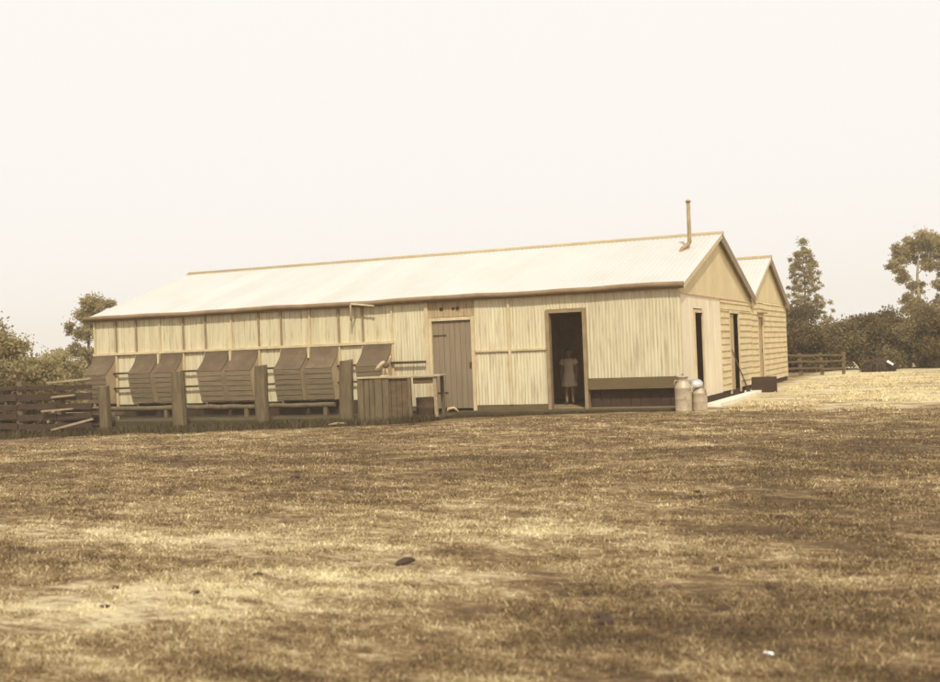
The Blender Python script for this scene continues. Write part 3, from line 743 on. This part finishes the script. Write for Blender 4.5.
# ------------------------------------------------------------------ person in the doorway
def person():
    P = thing('person', (-3.08, 1.55, .016), 'child in a pale knee-length dress standing in the dark open doorway', 'person', rz=.12)
    V = {}; E = []; vs = []; rad = []
    def a(n, p, r, c=None):
        V[n] = len(vs); vs.append(p); rad.append(r if hasattr(r, '__len__') else (r, r))
        if c: E.append((V[c], V[n]))
    a('pel', (0, 0, .70), (.105, .085)); a('wai', (0, 0, .82), (.09, .075), 'pel'); a('che', (0, 0, .97), (.112, .082), 'wai'); a('nb', (0, .005, 1.085), (.055, .05), 'che')
    a('nk', (0, 0, 1.13), (.04, .04), 'nb'); a('jaw', (0, -.012, 1.185), (.058, .066), 'nk'); a('hd', (0, 0, 1.25), (.076, .088), 'jaw'); a('tp', (0, .008, 1.305), (.058, .066), 'hd')
    for s in (-1, 1):
        k = str(s)
        a('sh' + k, (s * .135, 0, 1.055), (.047, .047), 'nb'); a('el' + k, (s * .178 + (.012 if s > 0 else 0), .015 - (.03 if s > 0 else 0), .86), (.034, .034), 'sh' + k)
        a('wr' + k, (s * .185, -.035, .68), (.023, .026), 'el' + k); a('pa' + k, (s * .187, -.045, .625), (.018, .034), 'wr' + k)
        a('hp' + k, (s * .065, 0, .63), (.078, .082), 'pel'); a('kn' + k, (s * .072, -.01 - (.03 if s < 0 else 0), .36), (.048, .05), 'hp' + k); a('cf' + k, (s * .074, .01, .25), (.045, .048), 'kn' + k)
        a('an' + k, (s * .076, .01, .07), (.027, .03), 'cf' + k); a('he' + k, (s * .077, -.0, .035), (.032, .035), 'an' + k); a('to' + k, (s * .085, -.10, .025), (.032, .02), 'he' + k)
        for i, (dy, ln) in enumerate(((-.028, .058), (-.01, .066), (.008, .062), (.024, .048))):
            a('f%d' % i + k, (s * .19, -.045 + dy, .585), .0085, 'pa' + k); a('g%d' % i + k, (s * .187, -.055 + dy, .585 - ln * .6), .0075, 'f%d' % i + k); a('h%d' % i + k, (s * .178, -.062 + dy, .585 - ln), .006, 'g%d' % i + k)
        a('t0' + k, (s * .178, -.085, .625), .009, 'pa' + k); a('t1' + k, (s * .17, -.098, .60), .0075, 't0' + k)
    me = bpy.data.meshes.new('body'); me.from_pydata(vs, E, []); o = bpy.data.objects.new('tmp', me); COL.objects.link(o)
    o.modifiers.new('s', 'SKIN'); sk = me.skin_vertices[0].data
    for i, r in enumerate(rad): sk[i].radius = r
    sk[0].use_root = True
    ss = o.modifiers.new('u', 'SUBSURF'); ss.levels = 2; ss.render_levels = 2
    bpy.context.view_layer.update()
    m2 = bpy.data.meshes.new_from_object(o.evaluated_get(bpy.context.evaluated_depsgraph_get()))
    bpy.data.objects.remove(o); m2.name = 'body'; m2.materials.clear(); m2.materials.append(M['skin'])
    for p in m2.polygons: p.use_smooth = True
    # face: nose, brow, eye sockets
    for v in m2.vertices:
        c = v.co
        if c.z > 1.15 and c.y < -.03:
            c.y -= .02 * math.exp(-((c.x / .013) ** 2 + ((c.z - 1.225) / .02) ** 2))
            for s in (-1, 1): c.y += .010 * math.exp(-(((c.x - s * .03) / .016) ** 2 + ((c.z - 1.25) / .013) ** 2))
    b = bpy.data.objects.new('body', m2); COL.objects.link(b); b.parent = P
    for s in (-1, 1):
        mb = MB(); mb.lathe([(0, -.009), (.007, -.006), (.01, 0), (.007, .006), (0, .009)], (s * .03, -.078, 1.252), 10); mb.build('eye', 'hair', P)
        mb = MB(); mb.lathe([(0, -.024), (.009, -.016), (.012, 0), (.012, .012), (0, .022)], (s * .078, .005, 1.235), 10); mb.build('ear', 'skin', P)
    mb = MB(); mb.tube([(-.02, -.083, 1.188), (0, -.09, 1.187), (.02, -.083, 1.188)], [.002, .005, .002], 8); mb.build('mouth', 'hair', P)
    # hair cap
    bmh = bmesh.new(); bmesh.ops.create_uvsphere(bmh, u_segments=24, v_segments=16, radius=1)
    for v in bmh.verts:
        x, y, z = v.co; v.co = Vector((x * .088, y * .098 + .012, 1.262 + z * (.085 if z > 0 else .10)))
    bmesh.ops.delete(bmh, geom=[v for v in bmh.verts if v.co.y < -.035 and v.co.z < 1.292], context='VERTS')
    mb = MB(); mb.bm(bmh); mb.sm = [True] * len(mb.sm); mb.build('hair', 'hair', P)
    # dress: rings that follow the torso, flaring to the knee, with folds
    rings = [(1.105, .075, .06), (1.075, .135, .078), (1.04, .16, .09), (.97, .142, .102), (.88, .122, .096), (.80, .118, .098), (.72, .142, .118), (.6, .162, .138), (.5, .178, .152), (.43, .188, .162)]
    vs = []; fs = []; n = 40
    for j, (z, rx, ry) in enumerate(rings):
        for i in range(n):
            t = 2 * math.pi * i / n; f = 1 + .045 * max(0, (.85 - z) / .4) * math.sin(9 * t + 1.3) * 1.2
            vs.append((rx * f * math.cos(t), ry * f * math.sin(t), z + .006 * math.sin(5 * t) * (j == len(rings) - 1)))
    for j in range(len(rings) - 1):
        for i in range(n): fs.append((j * n + i, j * n + (i + 1) % n, (j + 1) * n + (i + 1) % n, (j + 1) * n + i)[::-1])
    mb = MB(); mb.add(vs, fs, True)
    for s in (-1, 1): mb.tube([(s * .11, 0, 1.065), (s * .15, .004, 1.03), (s * .172, .012, .96)], [.055, .062, .062], 14, cap=False)
    dr = mb.build('dress', 'dress', P); sm = dr.modifiers.new('t', 'SOLIDIFY'); sm.thickness = .006
    for s in (-1, 1):
        mb = MB(); mb.tube([(s * .077, .04, .03), (s * .078, .0, .035), (s * .082, -.06, .03), (s * .086, -.125, .022)], [.03, .04, .036, .02], 10); mb.build('shoe', 'hair', P)
person()

# ------------------------------------------------------------------ left-hand fence and timber
random.seed(21)
fz = -.38
fe = thing('rail_fence', (-17, -1.9, fz), 'dark weathered rail fence running left from the end of the shed', 'fence')
for x, h in ((.05, 1.42), (-1.7, 1.38), (1.35, 1.3), (-3.6, 1.36), (-5.6, 1.3)):
    mb = MB(); mb.beam((x, 0, -.2), (x + .03, 0, h), .2, .16, .015); mb.build('post', 'post', fe)
for z, h in ((1.24, .10), (1.0, .17), (.76, .15), (.5, .15), (.26, .14)):
    mb = MB()
    for a, b in ((-5.7, -1.75), (-1.72, .02), (.06, 1.35), (1.37, 2.5)):
        mb.beam((a, -.1, z + random.uniform(-.03, .03)), (b, -.1, z + random.uniform(-.03, .03)), .05, h, .008)
    mb.build('rail', 'dark', fe)
def plank(a, b, w, h, label, mat='dull_plank'):
    mb = MB(); mb.beam(a, b, w, h, .004); o = mb.build('plank', mat)
    return tag(o, label, 'plank', 'loose planks at the left fence')
plank((-15.7, -2.1, .62), (-14.95, -2.1, .66), .05, .045, 'pale plank lying level along the second fence rail')
plank((-16.0, -2.15, .27), (-15.0, -2.12, .32), .06, .04, 'pale plank across the middle of the fence, brightest of the loose planks')
plank((-15.4, -2.45, -.19), (-14.25, -2.25, .06), .06, .05, 'pale plank sloping up to the right at the foot of the fence')
plank((-15.9, -2.04, .99), (-14.5, -2.0, 1.06), .05, .05, 'pale long plank resting on the top rail of the fence')
# stacked sawn timber behind the rails
st = thing('timber_stack', (-15.4, -1.25, -.3), 'low stack of dark and pale sawn timber behind the left fence', 'timber stack')
for i in range(22):
    z = .06 + .12 * (i // 5) ; y = -.2 + .13 * (i % 5); mb = MB(); a = random.uniform(-1.1, -.7); mb.beam((a, y, z), (a + random.uniform(1.2, 1.9), y + random.uniform(-.03, .03), z), .11, .09, .006)
    mb.build('board', 'pale_wood' if random.random() < .3 else 'timber', st)
# weeds along the kerb and fence
n = 30000
xs = rng.uniform(-20, -5.2, n); ys = rng.normal(-1.75, .42, n) - .25 * (xs < -13)
ww = vnoise(xs * 2.3, ys * 2.3, 4); k = (ww > .30) & (ys < -1.36); xs, ys = xs[k], ys[k]
co, f, v = blades(len(xs), xs, ys, .03, .21, .016, .7)
n2 = 5000; xs = rng.uniform(-5.2, -.1, n2); ys = -.45 - np.abs(rng.normal(0, .1, n2)); c2, f2, v2 = blades(n2, xs, ys, .02, .07, .012, .7)
co = np.concatenate([co, c2]); f = np.concatenate([f, f2 + len(co) - len(c2)]); v = np.concatenate([v, v2])
o = bpy.data.objects.new('weeds', np_mesh('weeds', co, f, 'weed_leaf', False, v)); COL.objects.link(o)
tag(o, 'dark ragged weeds growing along the foot of the apron and fence', 'weeds', kind='stuff')

# ------------------------------------------------------------------ trees
def leaves(centres, radii, n_each, size, flat=.8, seedv=0):
    r_ = np.random.default_rng(seedv); C = []; A = []
    for (c, r, n) in zip(centres, radii, n_each):
        p = r_.normal(0, .52, (n, 3)) * r; p += r_.normal(0, .25, 3) * r; p[:, 2] *= flat
        C.append(p + np.array(c)); A.append(np.clip(r_.random(n) * .6 + r_.random() * .5, 0, 1))
    C = np.concatenate(C); A = np.concatenate(A); n = len(C)
    u = r_.normal(0, 1, (n, 3)); u /= np.linalg.norm(u, axis=1)[:, None]; w = r_.normal(0, 1, (n, 3)); w -= u * (u * w).sum(1)[:, None]; w /= np.linalg.norm(w, axis=1)[:, None]
    s = size * r_.uniform(.6, 1.3, n)[:, None]
    co = np.stack([C - u * s, C - w * s * .45, C + u * s, C + w * s * .45], 1).reshape(-1, 3)
    return co, np.arange(n * 4).reshape(n, 4), A
def tree(name, x, y, h, label, cat, crown, mat, barkm='bark', group=None, seed=1, trunk_r=.16, leaf=.10, base=.0, lean=0.0, per=420, flat=.75):
    """crown: list of (dx, dy, z, r) clumps; a limb is grown to every clump"""
    random.seed(seed); z0 = ground_z(x, y) - .05
    t = thing(name, (x, y, z0), label, cat, group)
    mb = MB(); top = max(c[2] for c in crown) * .82; k = 7
    path = [(lean * (i / k) + .06 * math.sin(i * 1.7 + seed), .05 * math.cos(i * 2.1 + seed), top * i / k) for i in range(k + 1)]
    mb.tube(path, [trunk_r * (1.25 if i == 0 else 1 - .75 * i / k) for i in range(k + 1)], 8, wob=.08)
    nodes = [(Vector(p), trunk_r * (1 - .75 * i / k)) for i, p in enumerate(path) if p[2] >= base * .8]
    for cx, cy, cz, r in sorted(crown, key=lambda c: math.hypot(c[0], c[1]) + .3 * abs(c[2] - top * .6)):
        e = Vector((cx, cy, cz))
        b, rb = min(nodes, key=lambda q: (q[0] - e).length + 1.2 * max(0, q[0].z - cz + .25 * (q[0].xy - e.xy).length))
        mid = b.lerp(e, .5) + Vector((random.uniform(-.06, .06), random.uniform(-.06, .06), .10 * (e - b).length)); r0 = max(.012, rb * .55)
        mb.tube([b, mid, e], [r0, r0 * .8, r0 * .55], 5)
        nodes += [(mid, r0 * .8), (e, r0 * .55)]
    mb.build('trunk', barkm, t)
    co, f, a = leaves([(c[0], c[1], c[2]) for c in crown], [c[3] for c in crown], [int(per * c[3] ** 2 / .25) for c in crown], leaf, flat, seed)
    o = bpy.data.objects.new('crown', np_mesh('crown', co, f, mat, False, a)); COL.objects.link(o); o.parent = t
    return t
def bushy(n, w, h, z0, rmin, rmax, seed, cone=0):
    r_ = random.Random(seed); out = []
    for i in range(n):
        z = z0 + (h - z0) * r_.random() ** .9; a = r_.uniform(0, 6.28); lim = w * (1 - cone * (z - z0) / (h - z0)) * math.sqrt(max(.12, 1 - ((z - z0) / (h - z0) * .85) ** 2))
        d_ = lim * r_.random() ** .5; out.append((d_ * math.cos(a), d_ * math.sin(a), z, r_.uniform(rmin, rmax)))
    return out
# bunya-like conifer behind the second building
r_ = random.Random(5); cr = []
for i in range(190):
    z = 1.3 + 5.7 * (i / 190) ** .95; w = 2.15 * (1 - (z - 1.0) / 6.9) ** .85 * r_.uniform(.75, 1.12) + .12; a = i * 2.4
    d_ = w * r_.uniform(.25, 1.0) ** .7; cr.append((d_ * math.cos(a), d_ * math.sin(a), z + r_.uniform(-.15, .15), r_.uniform(.10, .19)))
cr += [(0, 0, 7.35, .26), (.05, 0, 7.6, .15), (0, 0, 7.1, .15)]
cr = [(a, b, c * .92, d) for a, b, c, d in cr]
tree('conifer_tree', -2.2, 40, 7.6, 'tall narrow open-branched conifer rising behind the second building', 'tree', cr, 'leaf_pale', seed=5, trunk_r=.10, leaf=.06, per=1100, base=1.0)
# tall eucalypt on the right
cr = [(-.9, 0, 7.3, .55), (-.3, .3, 7.75, .6), (.5, -.2, 7.9, .65), (1.3, .2, 7.6, .6), (1.9, 0, 7.1, .5), (-1.6, .1, 6.6, .45), (-1.05, -.3, 6.0, .4), (-.6, .2, 5.4, .45), (-.25, .2, 5.0, .4),
      (.9, 0, 6.4, .5), (1.7, .2, 6.0, .5), (2.3, 0, 5.6, .55), (.2, .3, 6.9, .4), (1.3, -.3, 6.9, .45), (-.9, .4, 6.9, .35), (.1, 0, 3.9, .6), (.8, .2, 3.4, .7), (-.6, 0, 3.6, .5), (-.8, .3, 4.3, .35), (1.5, 0, 4.2, .5), (1.3, 0, 5.0, .4), (2.4, .2, 6.6, .45), (2.3, .1, 4.6, .5)]
random.seed(3); cr2 = []
for c in cr:
    for k in range(6): cr2.append((c[0] + random.uniform(-.5, .5) * c[3] * 2, c[1] + random.uniform(-.5, .5), c[2] + random.uniform(-.35, .35) * c[3] * 2, c[3] * random.uniform(.4, .7)))
cr2 = [(a, b, c * .94, d) for a, b, c, d in cr2]
tree('eucalyptus_tree', 3.3, 52, 8, 'tall spreading eucalyptus with loose open crown at the far right', 'tree', cr2, 'leaf_pale', 'pale_bark', seed=8, trunk_r=.2, leaf=.10, per=620, base=2.5)
# dark scrub beyond the yard
specs = [(-2.4, 25.5, 1.25, 2.9), (-1.0, 26.0, 1.1, 2.6), (.0, 25.2, 1.1, 2.1), (.7, 27, 1.2, 2.55), (1.7, 28, 1.3, 2.8), (2.7, 27.5, 1.2, 2.55), (3.5, 26.5, 1.2, 2.4), (4.4, 27.2, 1.2, 2.7), (5.3, 26.2, 1.3, 2.7), (6.5, 27, 1.4, 2.9),
         (-1.6, 31, 1.5, 3.4), (2.2, 33, 1.5, 2.9), (4.6, 33, 1.6, 3.1), (7.5, 32, 1.8, 3.4)]
labs = ['dark bushy tree just right of the second building', 'dark bushy tree behind the right rail fence, second from the building', 'low dark shrub behind the middle of the right rail fence', 'dark shrub behind the right end of the rail fence',
        'round-topped dark shrub behind the heap of felled brush', 'dark shrub just right behind the brush heap', 'low dark shrub below the eucalyptus trunk, left side', 'dark shrub under the eucalyptus crown', 'dark shrub at the far right edge of the paddock', 'tall dark shrub past the right edge of the yard',
        'taller dark tree at the foot of the conifer', 'background shrub behind the brush heap', 'background shrub in front of the eucalyptus', 'background bush at the far right skyline']
for i, ((x, y, w, h), lb) in enumerate(zip(specs, labs)):
    h *= .9
    tree('scrub_tree', x, y, h, lb, 'shrub', bushy(34, w, h - .25, .25, .22, .46, 40 + i), 'leaf_dark' if i % 3 else 'leaf_mid', group='dark scrub along the far side of the yard', seed=40 + i, trunk_r=.07, leaf=.07, per=620)
o = bpy.data.objects.new
# wooded ridge far away: one mass
cs = [(rng.uniform(-170, 70), rng.uniform(95, 135), 0) for _ in range(800)]
cs = [(x, y, float(gh(x, y)) + .8 + 1.1 * rng.random()) for x, y, _ in cs]
co, f, a = leaves(cs, [1.7] * len(cs), [120] * len(cs), .30, .7, 77)
w_ = bpy.data.objects.new('distant_wood', np_mesh('distant_wood', co, f, 'leaf_mid', False, a)); COL.objects.link(w_)
tag(w_, 'low far-off line of woodland on the horizon', 'woodland', kind='stuff')
# left side trees
random.seed(2)
cr = [(-.1, 0, 4.55, .5), (.55, .1, 4.7, .48), (1.15, 0, 4.6, .32), (-.55, .1, 4.1, .42), (.2, 0, 4.1, .5), (-1.1, 0, 3.55, .32), (-.5, .2, 3.3, .4), (.1, 0, 3.4, .42), (.6, .1, 3.8, .3), (-.2, 0, 2.7, .42), (.3, .1, 2.3, .4), (-.8, 0, 2.5, .4), (.9, 0, 2.8, .32), (-.3, .2, 1.9, .5), (.8, 0, 2.0, .4)]
cr2 = [(c[0] + random.uniform(-.3, .3), c[1] + random.uniform(-.3, .3), c[2] + random.uniform(-.22, .22), c[3] * random.uniform(.5, .75)) for c in cr for _ in range(3)]
tree('tall_tree', -29.2, 14, 5, 'slender tree with an open tufted crown rising behind the left end of the shed', 'tree', cr2, 'leaf_pale', seed=6, trunk_r=.12, leaf=.07, per=900, base=1.5)
lt = [(-18.9, -.6, 1.0, 1.5, 'leaf_dark', 'low dark leafy bush growing right behind the far left rails'), (-20.6, .8, 1.7, 3.2, 'leaf_pale', 'bushy pointed tree at the far left behind the fence'), (-22.4, 2.5, 1.5, 2.5, 'leaf_mid', 'rounded bush partly hidden left of the pointed bushy tree'), (-21.2, 3.2, 1.5, 2.2, 'leaf_pale', 'low pale bush between the pointed bushy tree and the shed'),
      (-24.6, 7.5, 1.9, 2.6, 'leaf_pale', 'pale rounded bush beyond the fence, nearest the shed wall'), (-27.5, 8, 1.6, 2.3, 'leaf_pale', 'pale bush behind the far left pointed tree')]  # pale leaf colour puts haze into most of these bushes
for i, (x, y, w, h, mt, lb) in enumerate(lt):
    tree('bushy_tree', x, y, h, lb, 'bush', bushy(30, w * .8, h - .2, .3, .22, .42, 80 + i, .35), mt, group='bushes beyond the left fence', seed=80 + i, trunk_r=.08, leaf=.07, per=620)

# right-hand rail fence
random.seed(31)
ff = thing('rail_fence', (-.4, 20.6, ground_z(0, 20.6)), 'low grey rail fence in front of the dark scrub on the right', 'fence')
for i in range(4):
    x = -.5 + i * .78; mb = MB(); mb.beam((x, 0, -.1), (x + random.uniform(-.03, .03), 0, .86), .13, .12, .015); mb.build('post', 'post', ff)
for z in (.78, .52, .26):
    mb = MB()
    for i in range(3): mb.beam((-.5 + i * .78, -.1, z + random.uniform(-.03, .03)), (.30 + i * .78, -.1, z + random.uniform(-.05, .05)), .05, .07, .01)
    mb.build('rail', 'timber', ff)
# heap of brush with pale-ended log
random.seed(12)
hp = thing('brush_heap', (2.55, 23, ground_z(2.5, 23)), 'dark rounded heap of felled brush at the far side of the yard', 'brush heap')
mb = MB()
for i in range(150):
    a = random.uniform(0, 6.28); b = random.uniform(-.62, .62); zz = .48 * math.sqrt(max(0, 1 - (b / .68) ** 2)) * random.random() ** .5; l_ = random.uniform(.2, .5)
    mb.tube([(b - math.cos(a) * l_ / 2, random.uniform(-.3, .3), max(0.02, zz - .04)), (b + math.cos(a) * l_ / 2, random.uniform(-.3, .3), zz + .02)], random.uniform(.012, .04), 5)
for i in range(170):
    a = random.uniform(0, 6.28); d_ = .60 * random.random() ** .5; e_ = .60 * random.random() ** .5; c_ = a + random.uniform(-1, 1); mb.tube([(.62 * math.cos(a), .4 * math.sin(a), .0), (d_ * math.cos(a), d_ * .6 * math.sin(a), .5 * math.sqrt(1 - (d_ / .63) ** 2)), (e_ * math.cos(c_), e_ * .6 * math.sin(c_), .52 * math.sqrt(1 - (e_ / .63) ** 2))], .035, 5)
mb.build('branches', 'dark', hp)
mb = MB(); mb.tube([(-.5, 0, .10), (0, -.05, .22), (.35, -.12, .32)], [.10, .14, .13], 10); mb.build('log', 'dark', hp)
mb = MB(); mb.tube([(-.68, 0, .02), (-.8, 0, .22), (-.95, 0, .42)], [.035, .028, .012], 6); mb.tube([(-.68, 0, .02), (-.62, 0, .28)], [.03, .015], 6); mb.build('upright_branch', 'pale_wood', hp)
mb = MB(); mb.beam((.30, -.40, .42), (.52, -.42, .27), .05, .08, .01); o = mb.build('board', 'lid'); o.location = (2.6, 23, ground_z(2.5, 23))
tag(o, 'short white board lying on the right side of the brush heap', 'board')

# thin warm haze volume, added to lift the dark tones
mt = bpy.data.materials.new('haze'); mt.use_nodes = True
n, l = mt.node_tree.nodes, mt.node_tree.links; n.remove(n['Principled BSDF'])
pv = n.new('ShaderNodeVolumePrincipled'); pv.inputs['Density'].default_value = .0019; pv.inputs['Color'].default_value = (1, .86, .66, 1)
l.new(pv.outputs[0], n['Material Output'].inputs['Volume']); M['haze'] = mt
mb = MB(); mb.box(-201, 141, -61, 176, -6, 10); tag(mb.build('haze', 'haze'), 'thin pale haze added over the whole paddock to lift its darks', 'haze', kind='stuff')

# small clods, dung and pale stones in the paddock
def pebble(name, x, y, rx, ry, rz_, mat, label, cat, grp, n=5):
    b = bmesh.new(); bmesh.ops.create_icosphere(b, subdivisions=2, radius=1)
    sd = x * 7.1 + y * 3.3
    for v in b.verts:
        k = 1 + .35 * noise.noise(v.co * 1.6 + Vector((sd, 0, 0))); v.co = Vector((v.co.x * rx * k, v.co.y * ry * k, v.co.z * rz_ * k))
    mb = MB(); mb.bm(b); o = mb.build(name, mat); o.location = (x, y, ground_z(x, y) + rz_ * .35); o.rotation_euler.z = sd
    return tag(o, label, cat, grp)
random.seed(44)
clod_l = ['lone dark clod just above the twin clods at lower centre right', 'larger of the twin dark clods at lower centre right', 'smaller of the twin dark clods at lower centre right', 'dark clod in the lower right paddock, left of the pale wood chip', 'dark clod beside the darker grass at lower right', 'dark clod in mid paddock on the right, nearest the darker grass', 'dark clod below the flat dung patch, in the bleached grass', 'dark clod lowest down in the bleached left grass', 'dark clod farthest left, in the mid paddock before the posts', 'dark clod on the right between the shed corner and the near grass', 'small dark clod just left of the flat dung patch', 'dark clod farthest right in the paddock', 'small dark clod at the left edge of the bleached grass', 'dark clod in mid paddock below the open doorway']
for i, (x, y, r) in enumerate(((3.45, -17.6, .04), (3.75, -18.3, .06), (3.68, -18.15, .045), (4.25, -17.75, .045), (4.42, -17.2, .035), (4.0, -16.7, .035), (1.15, -18.3, .035), (.8, -18.7, .03), (-1.9, -12.4, .06), (4.1, -14.5, .05), (1.2, -17.7, .03), (4.9, -13.8, .045), (.45, -18.2, .035), (3.1, -13.1, .04))):
    pebble('dung_clod', x, y, r, r * .8, r * .4, 'dark', clod_l[i], 'clod', 'dark clods scattered in the paddock')
t = None
pebble('dung_patch', 1.95, -17.05, .125, .045, .022, 'dark', 'flat dark elongated dung patch near the middle of the paddock', 'dung', None)
for i in range(14):
    x = random.uniform(-8, 3.5); y = random.uniform(-7.5, -3.2)
    pebble('pale_stone', x, y, .02, .018, .012, 'pale_wood', 'small pale stone in the grass before the shed', 'stone', 'small pale stones in the grass before the shed')
pebble('pale_chip', 4.62, -18.62, .03, .012, .01, 'lid', 'pale chip of wood in the near grass at lower right', 'chip', None)
